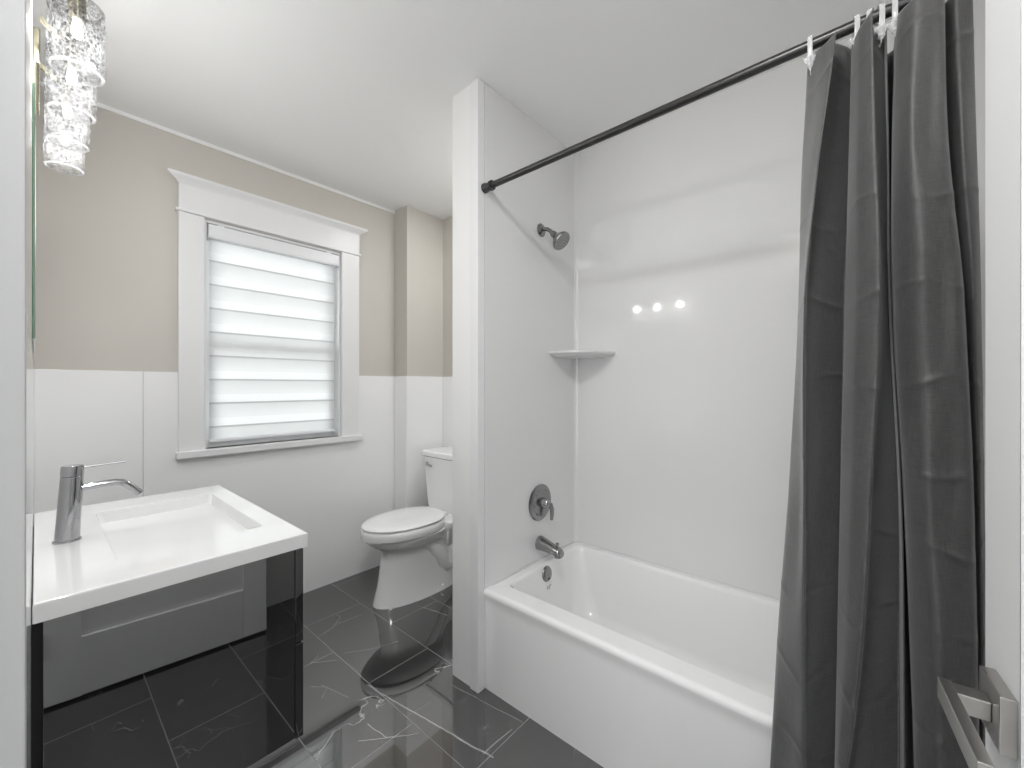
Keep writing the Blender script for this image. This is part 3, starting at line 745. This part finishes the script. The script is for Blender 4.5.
vl = thing('vanity_light', 'brass vanity light with a row of crystal cylinder shades', 'wall lamp', (XL, 1.52, 2.05))
obj('backplate', G().box(XL+0.0002, XL+0.012, 1.44, 1.72, 1.99, 2.07, 0.002), M.brass, vl)
obj('carrier_bar', G().box(0.0515, 0.0635, 1.255, 1.89, 2.090, 2.102, 0.0015), M.brass, vl)
for ya in (1.475, 1.675):
    obj('arm', G().prism([(XL+0.011, 2.062), (XL+0.011, 2.050), (0.034, 2.026), (0.050, 2.044), (0.0625, 2.0899), (0.0525, 2.0899), (0.041, 2.052), (0.033, 2.040)], 'y', ya-0.105, ya-0.097), M.brass, vl)
LX = 0.0575; LZ0, LZ1, LR = 1.918, 2.060, 0.0425
LYS = [1.275, 1.48, 1.675, 1.87]
for ly in LYS:
    obj('socket', G().lathe([(0.010, 0.0279), (0.014, 0.02), (0.014, 0.0), (0.014, -0.03), (0.011, -0.034)], (LX, ly, LZ1+0.002), (0, 0, 1), 18), M.brass, vl)
    pr = [(LR-0.002, LZ1), (LR, LZ1-0.002)]
    g = G(); n = 40
    outer, inner = [], []
    for i in range(19):
        z = LZ0+(LZ1-LZ0)*i/18
        outer.append((LR+0.0016*math.sin(i*2.1), z)); inner.append((LR-0.006, z))
    prof = outer+inner[::-1]+[outer[0]]
    vs, fs = [], []
    for j, (r, z) in enumerate(prof[:-1]):
        for k in range(n):
            a = 2*PI*k/n
            rr = r+(0.0015*math.sin(k*PI+j*PI*0.5)+random.uniform(-.0012, .0012) if j < 19 else 0)
            vs.append((LX+rr*math.cos(a), ly+rr*math.sin(a), z))
    m_ = len(prof)-1
    for j in range(m_):
        for k in range(n): fs.append((j*n+k, j*n+(k+1) % n, ((j+1) % m_)*n+(k+1) % n, ((j+1) % m_)*n+k))
    g.add(vs, fs)
    shd = obj('lamp_shade', g, M.crystal, vl, angle=180)
    for zr in (LZ0, LZ1):
        obj('shade_rim', G().tube([(LX+(LR-0.003)*math.cos(2*PI*k/40), ly+(LR-0.003)*math.sin(2*PI*k/40), zr) for k in range(40)], 0.0028, 8, close=True), M.rim, shd)
    bulb_light((LX, ly, LZ1-0.085), 2.8)
    bl = obj('bulb', G().lathe([(0.006, 0.0), (0.007, -0.008), (0.009, -0.02), (0.0095, -0.03), (0.007, -0.038), (0.001, -0.042)], (LX, ly, LZ1-0.03), (0, 0, 1), 16), M.bulb, vl)

# ------------------------------------------------------------------ toilet
TX, TYc = XR-0.070, 2.105
to = thing('toilet', 'white elongated two-piece toilet with closed lid', 'toilet', (1.6, TYc, 0))
def P_(a, b, z): return Vector((TX-a, TYc+b, z))
def egg(a0, a1, w, z, n=36, sq=2.0, front=1.0):
    # outline from a0 (back) to a1 (tip); widest behind the middle
    out = []
    c = a0+(a1-a0)*0.46
    for k in range(n):
        t = 2*PI*k/n; ct, s = math.cos(t), math.sin(t)
        e = 2/sq
        la = (a1-c) if ct > 0 else (c-a0)
        ee = e if ct < 0 else 2/2.05
        out.append(P_(c+la*math.copysign(abs(ct)**ee, ct), w*math.copysign(abs(s)**ee, s), z))
    return out
TIP = 0.752
rings = [egg(0.12, 0.690, 0.132, 0.0, sq=3), egg(0.12, 0.688, 0.130, 0.012, sq=3), egg(0.13, 0.682, 0.122, 0.04, sq=3), egg(0.14, 0.672, 0.116, 0.075, sq=3.2), egg(0.15, 0.664, 0.112, 0.11, sq=3.6), egg(0.16, 0.655, 0.108, 0.16, sq=4),
         egg(0.17, 0.644, 0.105, 0.25, sq=4), egg(0.18, 0.640, 0.110, 0.300, sq=3.4), egg(0.20, 0.660, 0.135, 0.318, sq=2.7), egg(0.22, 0.700, 0.163, 0.340, sq=2.4), egg(0.215, 0.728, 0.180, 0.365, sq=2.3), egg(0.215, 0.735, 0.185, 0.384, sq=2.3), egg(0.23, 0.73, 0.18, 0.388, sq=2.3)]
obj('bowl', G().loft(rings), M.porcelain, to, angle=60)
# trapway swelling on both flanks and rear foot
for sgn in (1, -1):
    g = G().tube([P_(0.44, sgn*0.062, 0.32), P_(0.37, sgn*0.062, 0.285), P_(0.31, sgn*0.062, 0.225), P_(0.285, sgn*0.062, 0.16), P_(0.25, sgn*0.056, 0.115), P_(0.205, sgn*0.055, 0.125), P_(0.185, sgn*0.055, 0.19), P_(0.165, sgn*0.055, 0.26), P_(0.12, sgn*0.055, 0.33)], [0.050, 0.057, 0.060, 0.060, 0.060, 0.060, 0.060, 0.060, 0.055], 16)
    obj('trapway', g, M.porcelain, to, angle=60)
g = G().loft([[P_(a, b, z) for a, b in rrect(0.16, 0, 0.15 if z > 0.3 else 0.12, w, 0.04)] for z, w in ((0.24, 0.10), (0.30, 0.13), (0.36, 0.17), (0.40, 0.185), (0.415, 0.185), (0.42, 0.18))])
obj('tank_deck', g, M.porcelain, to, angle=50)
def shell(name, a0, a1, w, z0, z1, top=0.0, sq=2.3):
    rr = [egg(a0, a1, w-0.006, z0, sq=sq), egg(a0, a1+0.0, w, z0+0.006, sq=sq), egg(a0, a1+0.002, w+0.001, (z0+z1)/2, sq=sq), egg(a0, a1, w, z1-0.006, sq=sq), egg(a0+0.006, a1-0.008, w-0.008, z1-0.001, sq=sq)]
    if top: rr += [egg(a0+0.03, a1-0.05, w-0.045, z1+top*0.7, sq=sq), egg(a0+0.12, a1-0.2, w-0.13, z1+top, sq=sq)]
    else: rr += [egg(a0+0.03, a1-0.05, w-0.045, z1-0.001, sq=sq)]
    return obj(name, G().loft(rr), M.porcelain, to, angle=60)
shell('toilet_seat', 0.245, TIP, 0.192, 0.389, 0.440)
lid = shell('toilet_lid', 0.235, TIP-0.004, 0.188, 0.443, 0.461, 0.006)
for sgn in (1, -1):
    obj('hinge', G().tube([P_(0.245, sgn*0.055, 0.444), P_(0.245, sgn*0.095, 0.444)], 0.012, 12), M.porcelain, to)
def tank_ring(a0, a1, w, z, r=0.03): return [P_(a, b, z) for a, b in rrect((a0+a1)/2, 0, (a1-a0)/2, w, r)]
obj('tank', G().loft([tank_ring(-0.02, 0.175, 0.185, 0.421), tank_ring(-0.025, 0.182, 0.195, 0.44), tank_ring(-0.035, 0.192, 0.212, 0.62), tank_ring(-0.04, 0.198, 0.220, 0.768)]), M.porcelain, to, angle=50)
obj('tank_lid', G().loft([tank_ring(-0.045, 0.200, 0.222, 0.770), tank_ring(-0.045, 0.208, 0.232, 0.776), tank_ring(-0.045, 0.208, 0.232, 0.800), tank_ring(-0.041, 0.203, 0.227, 0.807), tank_ring(0.02, 0.19, 0.21, 0.809)]), M.porcelain, to, angle=50)
fl = obj('flush_lever', G().lathe([(0.013, 0), (0.013, 0.006), (0.009, 0.012), (0.001, 0.013)], P_(0.195, 0.165, 0.722), (-1, 0, 0), 18).tube([P_(0.205, 0.168, 0.722), P_(0.212, 0.14, 0.720), P_(0.210, 0.105, 0.714)], [0.005, 0.006, 0.0075], 10), M.chrome, to)
obj('bolt_cap', G().lathe([(0.014, 0), (0.013, 0.008), (0.008, 0.014), (0.001, 0.016)], P_(0.30, -0.115, 0.02), (0, 0, 1), 16), M.porcelain, to)
obj('bolt_cap', G().lathe([(0.014, 0), (0.013, 0.008), (0.008, 0.014), (0.001, 0.016)], P_(0.30, 0.115, 0.02), (0, 0, 1), 16), M.porcelain, to)

# ------------------------------------------------------------------ open door and its handle
ang = math.atan2(0.101, 0.995)
e = Vector((math.cos(ang), math.sin(ang), 0)); nrm = Vector((-math.sin(ang), math.cos(ang), 0))
face0 = Vector((0.667, -0.118, 0))-e*0.667*0.995
hinge = face0-e*0.0
LEAF0, LEAF1, TH = 0.012, 0.765, 0.035
DM = Matrix(((e.x, nrm.x, 0, face0.x), (e.y, nrm.y, 0, face0.y), (0, 0, 1, 0), (0, 0, 0, 1)))
# local frame: x along the leaf from the hinge, y out of the visible face, z up
off = (face0.x*e.x+face0.y*e.y)
g = G()
def dbox(x0, x1, y0, y1, z0, z1, bev=0.0): g.box(x0, x1, y0, y1, z0, z1, bev, DM)
dx0, dx1 = LEAF0, LEAF1
zb, zt = 0.012, 2.03
dbox(dx0, dx0+0.10, -TH, 0, zb, zt); dbox(dx1-0.10, dx1, -TH, 0, zb, zt)
dbox(dx0+0.10, dx1-0.10, -TH, 0, zb, 0.245); dbox(dx0+0.10, dx1-0.10, -TH, 0, zt-0.11, zt)
dbox(dx0+0.10, dx1-0.10, -TH+0.011, -0.011, 0.245, zt-0.11)
door = struct('door_1', g, M.door, 'open white shaker door at the right edge', 'door', origin=tuple(face0+Vector((0, 0, zb))), bevel=0.0015)
HS, HZ = dx1-0.066, 0.889
def dobj(name, g, m, parent, **k): return obj(name, g, m, parent, **k)
hp = obj('door_handle', G().box(HS-0.031, HS+0.031, 0.0, 0.0135, HZ-0.031, HZ+0.031, 0.0015, DM), M.satin, door)
obj('neck', G().box(HS-0.011, HS+0.011, 0.0135, 0.050, HZ-0.011, HZ+0.011, 0.0015, DM), M.satin, hp)
obj('lever', G().box(HS-0.125, HS+0.0125, 0.040, 0.052, HZ-0.0125, HZ+0.0125, 0.0015, DM), M.satin, hp)
for z in (0.25, 1.8):
    obj('door_hinge', G().tube([DM @ Vector((0.004, 0.004, z-0.045)), DM @ Vector((0.004, 0.004, z+0.045))], 0.006, 10), M.satin, door)
